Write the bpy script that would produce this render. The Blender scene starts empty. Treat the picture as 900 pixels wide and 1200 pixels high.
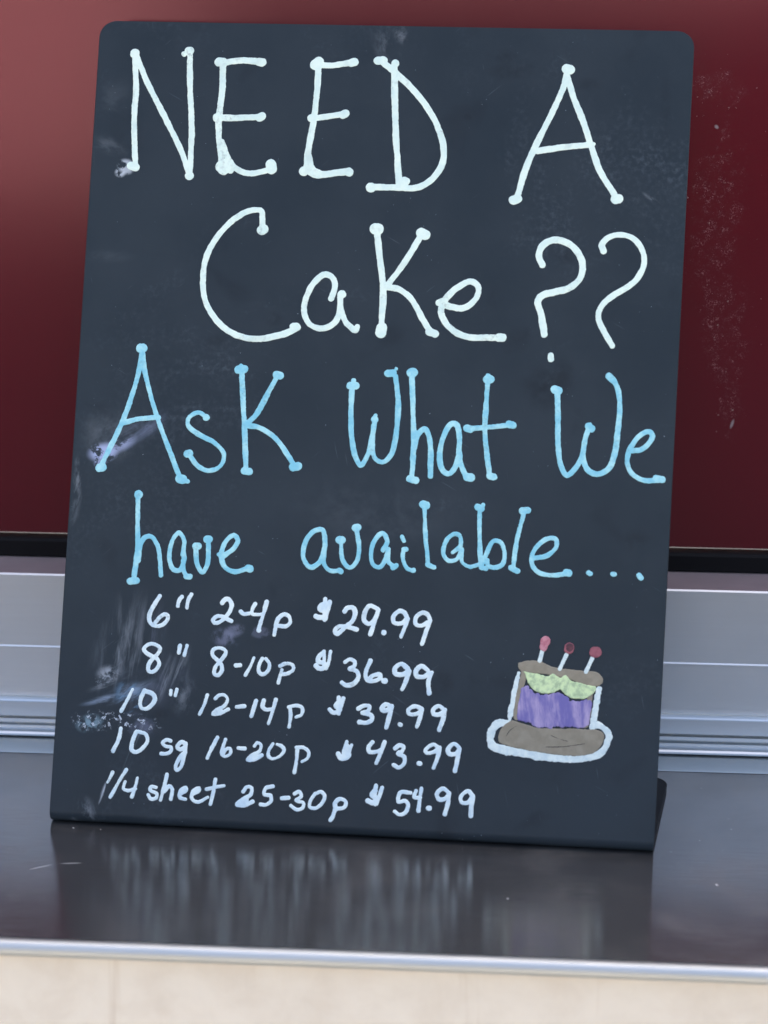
import bpy, bmesh, math, random
import numpy as np
from mathutils import Vector, noise as mnoise
random.seed(7)
SC = bpy.context.scene
COL = SC.collection

# ------------------------------------------------------------------ camera
cam_data = bpy.data.cameras.new('camera')
cam = bpy.data.objects.new('camera', cam_data)
COL.objects.link(cam)
cam.location = [0.052, -0.8539, 0.39782]
cam.rotation_euler = [1.29181, -0.00992, 0.04647]
cam_data.sensor_fit = 'VERTICAL'
cam_data.sensor_height = 24.0
cam_data.lens = 48.0
cam_data.clip_start = 0.01
cam_data.clip_end = 500.0
cam_data.dof.use_dof = True
cam_data.dof.focus_distance = 0.965
cam_data.dof.aperture_fstop = 4.8
SC.camera = cam

# ------------------------------------------------------------------ sky, sun, exposure
SUN_EL, SUN_AZ = math.radians(60), math.radians(12)     # the sun stands behind the wall, the sign is in open shade
world = bpy.data.worlds.new('World')
SC.world = world
world.use_nodes = True
wn = world.node_tree
bg = wn.nodes['Background']
sky = wn.nodes.new('ShaderNodeTexSky')
sky.sky_type = 'NISHITA'
sky.sun_disc = False
sky.sun_elevation = SUN_EL
sky.sun_rotation = SUN_AZ
sky.air_density = 0.9
sky.dust_density = 6.0
sky.ozone_density = 0.35
wn.links.new(sky.outputs[0], bg.inputs[0])
bg.inputs[1].default_value = 0.12
sd = bpy.data.lights.new('sun', 'SUN')
sd.energy = 3.5
sd.angle = math.radians(0.5)
sd.color = (1.0, 0.95, 0.88)
sun = bpy.data.objects.new('sun', sd)
COL.objects.link(sun)
sun_dir = Vector((math.sin(SUN_AZ) * math.cos(SUN_EL), math.cos(SUN_AZ) * math.cos(SUN_EL), math.sin(SUN_EL)))
sun.rotation_euler = sun_dir.to_track_quat('Z', 'Y').to_euler()
SC.view_settings.view_transform = 'Standard'
SC.view_settings.look = 'None'
SC.view_settings.exposure = 2.08
SC.view_settings.gamma = 1.0
SC.view_settings.use_curve_mapping = False

# ------------------------------------------------------------------ node helpers
class NT:
    def __init__(self, name, rough=0.5, metal=0.0, spec=0.5):
        self.m = bpy.data.materials.new(name)
        self.m.use_nodes = True
        self.t = self.m.node_tree
        self.b = self.t.nodes['Principled BSDF']
        self.b.inputs['Roughness'].default_value = rough
        self.b.inputs['Metallic'].default_value = metal
        self.b.inputs['Specular IOR Level'].default_value = spec
        self.co = self.t.nodes.new('ShaderNodeTexCoord').outputs['Object']
    def n(self, kind, **kw):
        nd = self.t.nodes.new(kind)
        for k, v in kw.items(): setattr(nd, k, v)
        return nd
    def put(self, sock, v):
        if isinstance(v, bpy.types.NodeSocket): self.t.links.new(v, sock)
        else: sock.default_value = v
    def math(self, op, a, b=0.0, clamp=False):
        nd = self.n('ShaderNodeMath', operation=op, use_clamp=clamp)
        self.put(nd.inputs[0], a); self.put(nd.inputs[1], b)
        return nd.outputs[0]
    def place(self, loc, ang=0.0, scale=(1, 1, 1), axis=1, src=None):
        mp = self.n('ShaderNodeMapping', vector_type='TEXTURE')
        mp.inputs['Location'].default_value = loc
        r = [0, 0, 0]; r[axis] = ang
        mp.inputs['Rotation'].default_value = r
        mp.inputs['Scale'].default_value = scale
        self.t.links.new(src or self.co, mp.inputs[0])
        return mp.outputs[0]
    def noise(self, scale, detail=4.0, rough=0.55, dist=0.0, vec=None):
        nd = self.n('ShaderNodeTexNoise')
        self.put(nd.inputs['Vector'], vec or self.co)
        nd.inputs['Scale'].default_value = scale
        nd.inputs['Detail'].default_value = detail
        nd.inputs['Roughness'].default_value = rough
        nd.inputs['Distortion'].default_value = dist
        return nd.outputs['Fac']
    def ramp(self, v, lo, hi, a=0.0, b=1.0):
        nd = self.n('ShaderNodeMapRange', interpolation_type='SMOOTHSTEP')
        self.put(nd.inputs[0], v)
        for i, x in enumerate((lo, hi, a, b)): nd.inputs[i + 1].default_value = x
        return nd.outputs[0]
    def mix(self, f, a, b):
        nd = self.n('ShaderNodeMix', data_type='RGBA')
        self.put(nd.inputs[0], f)
        self.put(nd.inputs[6], a if isinstance(a, bpy.types.NodeSocket) else (*a, 1))
        self.put(nd.inputs[7], b if isinstance(b, bpy.types.NodeSocket) else (*b, 1))
        return nd.outputs[2]
    def blob(self, loc, size, ang=0.0, soft=0.0):
        # 1 inside an ellipse in the x/z plane of the object, 0 outside
        v = self.place(loc, ang, (size[0], 1.0, size[1]))
        flat = self.n('ShaderNodeVectorMath', operation='MULTIPLY')
        self.t.links.new(v, flat.inputs[0]); flat.inputs[1].default_value = (1, 0, 1)
        ln = self.n('ShaderNodeVectorMath', operation='LENGTH')
        self.t.links.new(flat.outputs[0], ln.inputs[0])
        return self.ramp(ln.outputs['Value'], soft, 1.0, 1.0, 0.0)
    def color(self, c): self.put(self.b.inputs['Base Color'], c if isinstance(c, bpy.types.NodeSocket) else (*c, 1))
    def rough(self, v): self.put(self.b.inputs['Roughness'], v)
    def bump(self, h, strength, dist):
        nd = self.n('ShaderNodeBump')
        nd.inputs['Strength'].default_value = strength
        nd.inputs['Distance'].default_value = dist
        self.put(nd.inputs['Height'], h)
        self.t.links.new(nd.outputs[0], self.b.inputs['Normal'])

# ------------------------------------------------------------------ materials
def mat_board():
    k = NT('black_board', 0.5, 0, 0.31)
    big = k.noise(14, 4, 0.6)
    fine = k.noise(420, 3, 0.6)
    c = k.mix(k.ramp(big, 0.3, 0.72), (0.0125, 0.0215, 0.0280), (0.0215, 0.0325, 0.0410))
    # wiped darker patches
    patch = k.ramp(k.noise(38, 3, 0.5, 0.4), 0.60, 0.78)
    c = k.mix(k.math('MULTIPLY', patch, 0.55), c, (0.008, 0.013, 0.018))
    # chalk left in the grain
    dust = k.ramp(k.noise(9, 6, 0.7, 0.8), 0.52, 0.82)
    dust = k.math('MULTIPLY', dust, k.ramp(fine, 0.40, 0.75))
    c = k.mix(k.math('MULTIPLY', dust, 0.22), c, (0.34, 0.40, 0.47))
    # hairline scratches from wiping, in three directions
    for ang, sc_, lo in ((0.5, 150, 0.70), (-0.7, 190, 0.71), (1.35, 170, 0.71)):
        v = k.place((0, 0, 0), ang, (16, 1, 1))
        h = k.math('MULTIPLY', k.ramp(k.noise(sc_ * 4, 2, 0.5, 0.2, v), lo, lo + 0.06), k.ramp(k.noise(24 + sc_ / 20, 2), 0.48, 0.66))
        c = k.mix(k.math('MULTIPLY', h, 0.13), c, (0.34, 0.38, 0.44))
    speck = k.ramp(k.noise(900, 1, 0.4), 0.765, 0.80)
    speck = k.math('MULTIPLY', speck, k.ramp(k.noise(30, 2), 0.5, 0.62))
    c = k.mix(k.math('MULTIPLY', speck, 0.6), c, (0.5, 0.55, 0.6))
    def smear(c, loc, size, ang, amount, col, stretch=(1, 1), scale=160, lo=0.45, hi=0.7, soft=0.0):
        m = k.blob((loc[0] / 1000, 0, loc[1] / 1000), (size[0] / 1000, size[1] / 1000), math.radians(ang), soft)
        v = k.place((0, 0, 0), math.radians(ang), (stretch[0], 1, stretch[1]))
        g = k.ramp(k.noise(scale, 5, 0.65, 0.3, v), lo, hi)
        f = k.math('MULTIPLY', k.math('MULTIPLY', m, g), amount)
        return k.mix(f, c, col)
    for loc, size, ang, amt in WIPED:
        m = k.blob((loc[0] / 1000, 0, loc[1] / 1000), (size[0] / 1000, size[1] / 1000), math.radians(ang), 0.1)
        c = k.mix(k.math('MULTIPLY', k.math('MULTIPLY', m, k.ramp(k.noise(150, 4, 0.6), 0.32, 0.62)), amt), c, (0.006, 0.0095, 0.013))
    for a in SMEARS: c = smear(c, *a)
    k.color(c)
    k.rough(k.ramp(big, 0.2, 0.8, 0.42, 0.58))
    k.bump(fine, 0.12, 0.0004)
    return k.m

W = (0.56, 0.61, 0.65); W2 = (0.36, 0.45, 0.56); BL = (0.24, 0.45, 0.66); PU = (0.40, 0.46, 0.66); PU2 = (0.30, 0.32, 0.44); TE = (0.28, 0.42, 0.48)
SMEARS = [
((-117.9, 306.7), (5.1, 4.3), 20, 0.75, W, (1, 1), 170, 0.44, 0.52, 0.5),
((-120.6, 303.8), (3.2, 2.8), 0, 0.8, W, (1, 1), 260, 0.45, 0.52, 0.4),
((-126.6, 316.3), (12.6, 5.5), 15, 0.14, W, (2, 1), 90, 0.4, 0.72, 0),
((-134.8, 310.8), (3.5, 17.7), 4, 0.3, W, (1, 2), 140, 0.46, 0.7, 0),
((-135.1, 264.2), (3.9, 11.8), 4, 0.2, W, (1, 2), 140, 0.48, 0.7, 0),
((-126.9, 337.4), (15.8, 11.8), -30, 0.05, W, (1, 1), 70, 0.4, 0.72, 0),
((1.5, 367.3), (7.9, 13.4), -20, 0.25, W, (1, 2), 110, 0.44, 0.7, 0),
((8.4, 372.3), (5.5, 7.1), -20, 0.25, W, (1, 1), 160, 0.42, 0.7, 0),
((-121.5, 172.0), (8.7, 5.5), -10, 0.95, PU, (1, 1), 210, 0.43, 0.5, 0.35),
((-122.9, 168.4), (3.9, 4.7), 0, 0.7, PU, (1, 1), 260, 0.45, 0.52, 0.3),
((-114.1, 175.8), (10.2, 4.3), -22, 0.62, PU, (2, 1), 170, 0.46, 0.56, 0.2),
((-106.4, 182.8), (19.7, 7.9), -32, 0.34, PU, (4, 1), 80, 0.4, 0.7, 0),
((-119.1, 179.6), (17.3, 15.8), -10, 0.16, W, (1, 1), 70, 0.36, 0.7, 0),
((-132.6, 160.1), (3.5, 27.6), 3, 0.4, W, (1, 3), 120, 0.48, 0.66, 0),
((-131.0, 264.3), (23.6, 4.7), 0, 0.05, W, (2, 1), 60, 0.45, 0.7, 0),
((-104.8, 78.3), (20.5, 37.4), 4, 0.3, W, (1, 8), 150, 0.48, 0.76, 0.1),
((-94.4, 92.5), (7.9, 15.8), 4, 0.5, PU2, (1, 7), 200, 0.44, 0.72, 0.1),
((-107.1, 84.1), (6.3, 19.7), 6, 0.4, W, (1, 8), 230, 0.46, 0.7, 0),
((-113.2, 70.1), (7.5, 5.1), -10, 0.6, W, (1, 1), 170, 0.4, 0.62, 0.1),
((-116.2, 66.9), (6.3, 3.2), -10, 0.6, W, (1, 1), 340, 0.5, 0.6, 0.1),
((-103.2, 62.0), (17.3, 5.1), -22, 0.55, W2, (3, 1), 120, 0.4, 0.66, 0.1),
((-102.6, 59.7), (8.7, 10.2), -40, 0.85, BL, (2.5, 1), 150, 0.44, 0.6, 0.0),
((-103.9, 60.8), (12.6, 3.9), -30, 0.5, W2, (4, 1), 200, 0.42, 0.6, 0.1),
((-112.9, 66.2), (13.4, 3.2), -25, 0.35, W, (5, 1), 120, 0.44, 0.6, 0.1),
((-113.7, 58.4), (15.0, 2.4), -14, 0.65, W2, (4, 1), 140, 0.42, 0.62, 0.1),
((-82.6, 71.5), (7.1, 18.9), 14, 0.32, W, (1, 9), 200, 0.5, 0.7, 0.1),
((-88.3, 67.3), (3.9, 17.7), 20, 0.42, W, (1, 12), 220, 0.48, 0.66, 0.1),
((-78.1, 61.9), (8.7, 11.8), 0, 0.22, W, (1, 2), 160, 0.44, 0.7, 0),
((-92.3, 67.1), (23.6, 15.8), -14, 0.16, PU2, (1, 1), 60, 0.36, 0.7, 0),
((-121.1, 47.1), (8.7, 5.1), -10, 0.7, TE, (1, 1), 230, 0.44, 0.58, 0.1),
((-118.4, 48.4), (13.4, 5.9), -4, 0.98, W, (1, 1), 430, 0.565, 0.6, 0.4),
((-103.2, 48.7), (18.9, 4.7), 4, 0.98, W, (1, 1), 440, 0.57, 0.605, 0.4),
((-97.2, 47.4), (11.8, 7.9), 0, 0.35, PU2, (1, 1), 110, 0.4, 0.7, 0.1),
((-60.9, 88.8), (8.7, 5.1), 15, 0.36, PU2, (1, 2), 150, 0.42, 0.6, 0.35),
((-56.3, 92.1), (6.3, 3.9), -20, 0.34, PU2, (1, 2), 200, 0.42, 0.58, 0.35),
((-44.1, 91.9), (5.5, 3.2), 0, 0.18, PU2, (1, 1), 150, 0.42, 0.5, 0.6),
((-102.2, 29.7), (2.0, 27.6), 18, 0.4, W, (1, 20), 170, 0.46, 0.6, 0.1),
((-113.4, 15.6), (0.9, 6.3), 16, 0.9, W, (1, 8), 200, 0.38, 0.5, 0.3),
((-122.4, 5.4), (8.7, 10.2), 0, 0.4, W, (1, 3), 190, 0.48, 0.7, 0),
((97.0, 326.4), (6.3, 3.2), -45, 0.35, W, (1, 3), 140, 0.46, 0.7, 0),
((127.1, 296.5), (7.1, 1.6), 35, 0.4, W, (3, 1), 140, 0.44, 0.66, 0),
((6.3, 149.3), (55.2, 23.6), 0, 0.05, W, (1, 1), 40, 0.36, 0.7, 0)]
WIPED = [((56.4, 362.5), (10.2, 4.7), 0, 0.6), ((59.8, 355.4), (15.8, 6.3), -10, 0.6), ((41.0, 333.3), (2.8, 2.4), 0, 0.7), ((89.3, 269.9), (11.8, 5.5), 0, 0.6), ((81.9, 208.7), (14.2, 13.4), 0, 0.75), ((88.6, 214.8), (9.5, 10.2), 0, 0.5), ((-45.1, 236.5), (6.3, 4.7), 0, 0.6), ((138.2, 253.5), (3.5, 10.2), 6, 0.35), ((-117.9, 321.3), (11.8, 23.6), 0, 0.25), ((124.8, 140.2), (10.2, 7.1), 0, 0.5), ((40.8, 73.1), (7.1, 7.9), 0, 0.5), ((56.9, 249.3), (5.5, 7.9), 0, 0.4), ((96.1, 349.6), (8.7, 4.7), 0, 0.4), ((-87.6, 52.6), (6.3, 4.7), 0, 0.6), ((131.5, 338.3), (3.9, 23.6), 0, 0.3), ((-68.6, 225.9), (11.8, 4.7), 0, 0.4)]

def mat_paint(name, c1, c2, thin):
    k = NT(name, 0.55, 0, 0.35)
    a = k.noise(110, 4, 0.65)
    c = k.mix(k.ramp(a, 0.38, 0.66), c1, c2)
    # places where the pen ran thin and the board shows through
    g = k.ramp(k.noise(520, 3, 0.65), 0.46, 0.70)
    g2 = k.ramp(k.noise(48, 3, 0.6), 0.50, 0.68)
    c = k.mix(k.math('MULTIPLY', k.math('MULTIPLY', g, g2), thin), c, tuple(x * 0.38 for x in c2))
    pool = k.ramp(k.noise(85, 2, 0.5, 0.5), 0.60, 0.72)
    c = k.mix(k.math('MULTIPLY', pool, 0.30), c, tuple(x * 0.68 for x in c2))
    k.color(c)
    return k.m

def mat_cake(name, c1, c2, scale=120, stretch=(1, 1), lo=0.35, hi=0.68, ang=0.0):
    k = NT(name, 0.6, 0, 0.3)
    v = k.place((0, 0, 0), ang, (stretch[0], 1, stretch[1]))
    c = k.mix(k.ramp(k.noise(scale, 4, 0.65, 0.2, v), lo, hi), c1, c2)
    k.color(c)
    return k.m

def mat_alu(name='brushed_aluminium', base=(0.66, 0.695, 0.715), r0=0.40, r1=0.48):
    k = NT(name, 0.35, 1.0)
    v = k.place((0, 0, 0), 0, (30, 1, 1))
    f = k.noise(900, 3, 0.6, 0, v)
    cl = k.noise(9, 4, 0.6)
    c = k.mix(k.ramp(f, 0.3, 0.7), tuple(x * 0.97 for x in base), base)
    c = k.mix(k.math('MULTIPLY', k.ramp(cl, 0.5, 0.8), 0.25), c, tuple(x * 0.78 for x in base))
    k.color(c)
    k.rough(k.ramp(f, 0.3, 0.7, r0, r1))
    k.bump(f, 0.05, 0.0003)
    return k.m

def mat_shelf():
    k = NT('worn_steel_shelf', 0.26, 0.9)
    v = k.place((0, 0, 0), 0, (26, 1, 1))
    f = k.noise(1100, 3, 0.6, 0, v)
    cloud = k.noise(16, 5, 0.6, 0.4)
    c = k.mix(k.ramp(cloud, 0.35, 0.75), (0.25, 0.244, 0.240), (0.325, 0.317, 0.31))
    c = k.mix(k.math('MULTIPLY', k.ramp(f, 0.45, 0.7), 0.12), c, (0.34, 0.32, 0.31))
    # knife marks, dried splashes and crumbs
    for ang, sc_, lo in ((0.25, 520, 0.70), (-0.5, 640, 0.71), (1.2, 600, 0.72)):
        w = k.place((0, 0, 0), ang, (22, 1, 1), 2)
        h = k.math('MULTIPLY', k.ramp(k.noise(sc_, 2, 0.5, 0.2, w), lo, lo + 0.05), k.ramp(k.noise(22 + sc_ / 90, 2), 0.52, 0.66))
        c = k.mix(k.math('MULTIPLY', h, 0.30), c, (0.62, 0.60, 0.57))
    sp = k.math('MULTIPLY', k.ramp(k.noise(430, 1, 0.3), 0.775, 0.80), k.ramp(k.noise(20, 2), 0.46, 0.58))
    c = k.mix(k.math('MULTIPLY', sp, 0.8), c, (0.80, 0.77, 0.72))
    def mark(x, y, rx, ry, ang):
        v = k.place((x, y, 0), ang, (rx, ry, 1.0), 2)
        fl = k.n('ShaderNodeVectorMath', operation='MULTIPLY')
        k.t.links.new(v, fl.inputs[0]); fl.inputs[1].default_value = (1, 1, 0)
        ln = k.n('ShaderNodeVectorMath', operation='LENGTH')
        k.t.links.new(fl.outputs[0], ln.inputs[0])
        return k.ramp(ln.outputs['Value'], 0.3, 1.0, 1.0, 0.0)
    dirt = 0.0
    for x, y, rx, ry, ang, amt in ((-0.1321, -0.0423, 0.0081, 0.0006, 0.559, 0.6), (-0.1198, -0.0378, 0.0073, 0.0006, 0.135, 0.6), (-0.1258, -0.0013, 0.0006, 0.0010, 0.5, 0.9), (0.0717, -0.0592, 0.0006, 0.0010, 0.5, 0.9), (0.1623, -0.0402, 0.0008, 0.0013, 0.5, 0.9), (-0.1131, -0.0022, 0.0004, 0.0006, 0.5, 0.9), (0.1595, 0.0044, 0.0004, 0.0006, 0.5, 0.9)):
        m = k.math('MULTIPLY', mark(x, y, rx, ry, ang), amt)
        c = k.mix(m, c, (0.78, 0.75, 0.70))
        dirt = k.math('MAXIMUM', dirt, m)
    k.put(k.b.inputs['Metallic'], k.math('SUBTRACT', 0.9, k.math('MULTIPLY', dirt, 0.8)))
    k.color(c)
    k.rough(k.math('ADD', k.ramp(f, 0.3, 0.7, 0.13, 0.18), k.ramp(cloud, 0.45, 0.8, 0.0, 0.08)))
    k.b.inputs['Anisotropic'].default_value = ANISO[0]
    k.b.inputs['Anisotropic Rotation'].default_value = ANISO[1]
    tg = k.n('ShaderNodeTangent', direction_type='UV_MAP', uv_map='grain')
    k.t.links.new(tg.outputs[0], k.b.inputs['Tangent'])
    k.bump(f, 0.05, 0.0004)
    return k.m
ANISO = (0.92, 0.25)

def mat_red():
    k = NT('burgundy_gloss_paint', 0.3, 0, 0.5)
    big = k.noise(3, 3, 0.5)
    c = k.mix(k.ramp(big, 0.3, 0.7), (0.092, 0.0022, 0.0095), (0.102, 0.003, 0.0115))
    k.b.inputs['Metallic'].default_value = 0.15
    k.b.inputs['IOR'].default_value = 1.75
    k.b.inputs['Specular Tint'].default_value = (1.0, 0.60, 0.65, 1)
    # scuffed patch where tape was pulled off, to the right of the sign
    wob = k.noise(95, 8, 0.72)
    def patch(x, z, rx, rz, ang=0, soft=0.6):
        m = k.blob((x, 0, z), (rx * 1.25, rz * 1.2), math.radians(ang), 0.15)
        return k.math('MULTIPLY', k.ramp(k.math('ADD', m, k.math('MULTIPLY', k.math('SUBTRACT', wob, 0.5), 4.0)), 0.15, 1.0), k.ramp(m, 0.0, 0.4))
    sc = patch(0.168, 0.165, 0.016, 0.055, 6)
    for a in ((0.166, 0.228, 0.015, 0.010, 20), (0.174, 0.115, 0.015, 0.042, -8), (0.181, 0.074, 0.007, 0.020, 0)):
        sc = k.math('MAXIMUM', sc, patch(*a))
    sp = k.math('MULTIPLY', k.ramp(k.noise(1300, 4, 0.8, 0.2), 0.46, 0.66), k.ramp(k.noise(190, 6, 0.75), 0.42, 0.66))
    f = k.math('MULTIPLY', sc, k.math('ADD', k.math('MULTIPLY', sp, 0.20), 0.003))
    c = k.mix(f, c, (0.36, 0.30, 0.31))
    near = k.blob((0.170, 0, 0.150), (0.03, 0.11), 0, 0.8)
    fl = k.math('MULTIPLY', near, k.math('MULTIPLY', k.ramp(k.noise(560, 2, 0.5), 0.72, 0.76), k.ramp(wob, 0.46, 0.54)))
    c = k.mix(k.math('MULTIPLY', fl, 0.35), c, (0.5, 0.44, 0.44))
    chip = k.math('MAXIMUM', k.blob((0.1665, 0, 0.2095), (0.0015, 0.0011), 0.7, 0.3), k.blob((0.1815, 0, 0.064), (0.0009, 0.0032), 0.3, 0.4))
    c = k.mix(k.math('MULTIPLY', chip, 0.55), c, (0.45, 0.42, 0.44))
    k.color(c)
    k.rough(k.math('ADD', 0.14, k.math('MULTIPLY', f, 1.4)))
    k.bump(k.noise(7, 2, 0.5), 0.03, 0.004)
    return k.m

def mat_cream():
    k = NT('cream_painted_board', 0.7, 0, 0.3)
    v = k.place((0, 0, 0), 0, (1, 1, 12))
    a = k.noise(50, 5, 0.6, 0.3)
    c = k.mix(k.ramp(a, 0.35, 0.75), (0.75, 0.695, 0.595), (0.685, 0.62, 0.52))
    st = k.ramp(k.noise(60, 4, 0.6, 0.2, v), 0.62, 0.78)
    c = k.mix(k.math('MULTIPLY', st, 0.45), c, (0.42, 0.31, 0.21))
    k.color(c)
    return k.m

def mat_plain(name, c, rough=0.5, metal=0.0, var=0.12, scale=60, spec=0.5):
    k = NT(name, rough, metal, spec)
    k.color(k.mix(k.noise(scale, 4), tuple(x * (1 - var) for x in c), tuple(x * (1 + var) for x in c)))
    return k.m

def mat_ground():
    k = NT('sunlit_concrete', 0.9, 0, 0.2)
    c = k.mix(k.noise(0.6, 6, 0.6), (0.30, 0.275, 0.235), (0.40, 0.365, 0.31))
    c = k.mix(k.math('MULTIPLY', k.ramp(k.noise(25, 4), 0.5, 0.8), 0.4), c, (0.24, 0.22, 0.19))
    k.color(c)
    return k.m

def mat_asphalt():
    k = NT('grey_asphalt', 0.9, 0, 0.2)
    k.color(k.mix(k.noise(3, 6, 0.65), (0.016, 0.016, 0.017), (0.028, 0.028, 0.028)))
    return k.m

# ------------------------------------------------------------------ object helpers
def mesh_obj(name, verts, faces, mat, parent=None, smooth=False):
    me = bpy.data.meshes.new(name)
    me.from_pydata([tuple(map(float, v)) for v in verts], [], [tuple(map(int, f)) for f in faces])
    bm = bmesh.new(); bm.from_mesh(me)
    bmesh.ops.recalc_face_normals(bm, faces=bm.faces)
    bm.to_mesh(me); bm.free()
    if smooth: me.polygons.foreach_set('use_smooth', [True] * len(me.polygons))
    me.materials.append(mat)
    o = bpy.data.objects.new(name, me)
    COL.objects.link(o)
    if parent: o.parent = parent
    return o

def thing(name, label, cat, loc=(0, 0, 0), rz=0.0):
    o = bpy.data.objects.new(name, None)
    o.empty_display_size = 0.02
    COL.objects.link(o)
    o.location = loc; o.rotation_euler = (0, 0, rz)
    tag(o, label, cat)
    return o

def tag(o, label, cat):
    o['label'] = label; o['category'] = cat

def extrude(name, prof, x0, x1, mat, parent=None, slope=0.0, closed=True, nx=1):
    # a (y, z) outline drawn out along x; slope turns it a hair about z
    n = len(prof); V = []; F = []
    for i in range(nx + 1):
        x = x0 + (x1 - x0) * i / nx
        V += [(x, y + slope * x, z) for y, z in prof]
    for i in range(nx):
        for j in range(n):
            a, b = i * n + j, i * n + (j + 1) % n
            F.append((a, b, b + n, a + n))
    F += [tuple(range(n))[::-1], tuple(range(nx * n, nx * n + n))]
    return mesh_obj(name, V, F, mat, parent)

def arc(cy, cz, r, a0, a1, n=8):
    return [(cy + r * math.cos(math.radians(a0 + (a1 - a0) * i / n)), cz + r * math.sin(math.radians(a0 + (a1 - a0) * i / n))) for i in range(n + 1)]

# ------------------------------------------------------------------ the setting
GZ = -1.12
def sheet(name, x0, x1, y0, y1, z, mat):
    o = mesh_obj(name, [(x0, y0, z), (x1, y0, z), (x1, y1, z), (x0, y1, z)], [(0, 1, 2, 3)], mat)
    o['kind'] = 'structure'
    return o
sheet('ground', -150, 150, -150, 150, GZ, mat_asphalt())
sheet('pavement', -12, 12, -2.8, 3, GZ + 0.004, mat_ground())

ALU = mat_alu()
# two unseen buildings added behind the camera to shape the reflection; the glossy burgundy paint mirrors the end of the dark one and the pale one beside it
def added_building(label, loc, w, d, h, wall_m, roof_m, door_x, win):
    root = thing('added_building', label, 'added_building', loc)
    mesh_box('wall', 0, w, -d, 0, 0, h, wall_m, root)
    mesh_box('roof', -0.3, w + 0.3, -d - 0.3, 0.3, h + 0.003, h + 0.3, roof_m, root)
    for x in win: mesh_box('window', x, x + 1.5, -0.05, 0.03, 1.1, 2.4, GLASS, root)
    mesh_box('door', door_x, door_x + 1.0, -0.05, 0.04, 0.0, 2.1, mat_plain('brown_door', (0.06, 0.04, 0.03), 0.5), root)
def mesh_box(name, x0, x1, y0, y1, z0, z1, mat, parent):
    V = [(x, y, z) for z in (z0, z1) for y in (y0, y1) for x in (x0, x1)]
    return mesh_obj(name, V, [(0, 1, 3, 2), (4, 5, 7, 6), (0, 1, 5, 4), (2, 3, 7, 6), (0, 2, 6, 4), (1, 3, 7, 5)], mat, parent)
GLASS = mat_plain('window_glass', (0.02, 0.024, 0.03), 0.1)
ROOFM = mat_plain('dark_roofing', (0.03, 0.03, 0.032), 0.8)
added_building('added unseen dark brick block mirrored in the right of the burgundy paint', (-2.3, -17.0, GZ), 20, 6, 2.0, mat_plain('dark_brick', (0.022, 0.017, 0.015), 0.85, 0, 0.3, 4), ROOFM, 3.0, [6 + 3 * i for i in range(4)])
added_building('added unseen pale sunlit stucco block mirrored in the left of the burgundy paint', (-20.0, -24.0, GZ), 24, 8, 6.0, mat_plain('pale_stucco', (0.53, 0.475, 0.45), 0.85, 0, 0.06, 2), ROOFM, 1.0, [3, 6])
YA, YP = 0.1089, 0.1444         # faces of the window track and of the burgundy panel
HALF = 1.5

# burgundy panel above the shelf
def red_panel():
    root = thing('burgundy_panel', 'glossy burgundy painted metal panel standing behind the chalkboard', 'wall panel', (0, YP, 0.0966))
    nx, nz = 60, 40; V = []; F = []
    H = 0.75
    for j in range(nz + 1):
        for i in range(nx + 1):
            x = -HALF + 2 * HALF * i / nx; z = H * j / nz
            V.append((x, red_bulge(x, z), z))
    for j in range(nz):
        for i in range(nx):
            a = j * (nx + 1) + i
            F.append((a, a + 1, a + nx + 2, a + nx + 1))
    m = len(V)
    # folded rim to the back, so the panel is a real pan of sheet metal
    rim = [i for i in range(nx + 1)] + [j * (nx + 1) + nx for j in range(1, nz + 1)] + [nz * (nx + 1) + i for i in range(nx - 1, -1, -1)] + [j * (nx + 1) for j in range(nz - 1, 0, -1)]
    for q in rim: V.append((V[q][0], V[q][1] + 0.03, V[q][2]))
    for i in range(len(rim)):
        a, b = rim[i], rim[(i + 1) % len(rim)]
        F.append((a, b, m + (i + 1) % len(rim), m + i))
    F.append(tuple(range(m, m + len(rim))))
    sk = mesh_obj('panel_skin', V, F, mat_red(), root, smooth=False)
    g = extrude('rubber_gasket', [(-0.0035, -0.0118)] + [(-0.006, -0.0105), (-0.006, -0.0030), (-0.0045, -0.0016), (0.004, -0.0016), (0.004, -0.0118)],
                -HALF, HALF, mat_plain('black_rubber', (0.005, 0.005, 0.006), 0.6, 0, 0.12, 60, 0.15), root)
    return root
LEAN = math.tan(math.radians(2.05))
def red_bulge(x, z):
    return z * LEAN
red_panel()

# aluminium track under the panel
tr = thing('window_track', 'silver aluminium sliding window track along the back of the shelf', 'window track', (0, YA, 0))
S0 = -0.0032
LEDGE = mat_plain('dull_ledge_reflection_tint', (0.42, 0.335, 0.33), 0.5, 0.35)  # mauve base colour paints in the burgundy panel's reflection on the aluminium
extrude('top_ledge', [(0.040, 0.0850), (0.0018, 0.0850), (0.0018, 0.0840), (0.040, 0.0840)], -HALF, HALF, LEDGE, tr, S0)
prof = [(0.0016, 0.0853), (0.0010, 0.0855), (0.0, 0.0848), (0.0, 0.0478), (-0.0006, 0.0472), (-0.0006, 0.0465), (0.0, 0.0462), (0.0, 0.0205), (0.0016, 0.0205)]
extrude('face_rail', prof, -HALF, HALF, ALU, tr, S0)
prof = [(0.040, 0.0203), (-0.0022, 0.0203), (-0.0036, 0.0200), (-0.0041, 0.0193), (-0.0039, 0.0186), (-0.0028, 0.0183), (-0.0025, 0.0108), (0.001, 0.0102), (0.001, 0.0093),
        (-0.0022, 0.0090), (-0.0022, 0.0074), (0.0008, 0.0070), (0.0008, 0.0058), (-0.002, 0.0054), (-0.002, 0.0040), (-0.0058, 0.0034), (-0.0068, 0.0026), (-0.0066, 0.0016), (-0.0052, 0.0010), (0.040, 0.0010)]
extrude('sill_rail', prof, -HALF, HALF, ALU, tr, S0)
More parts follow.
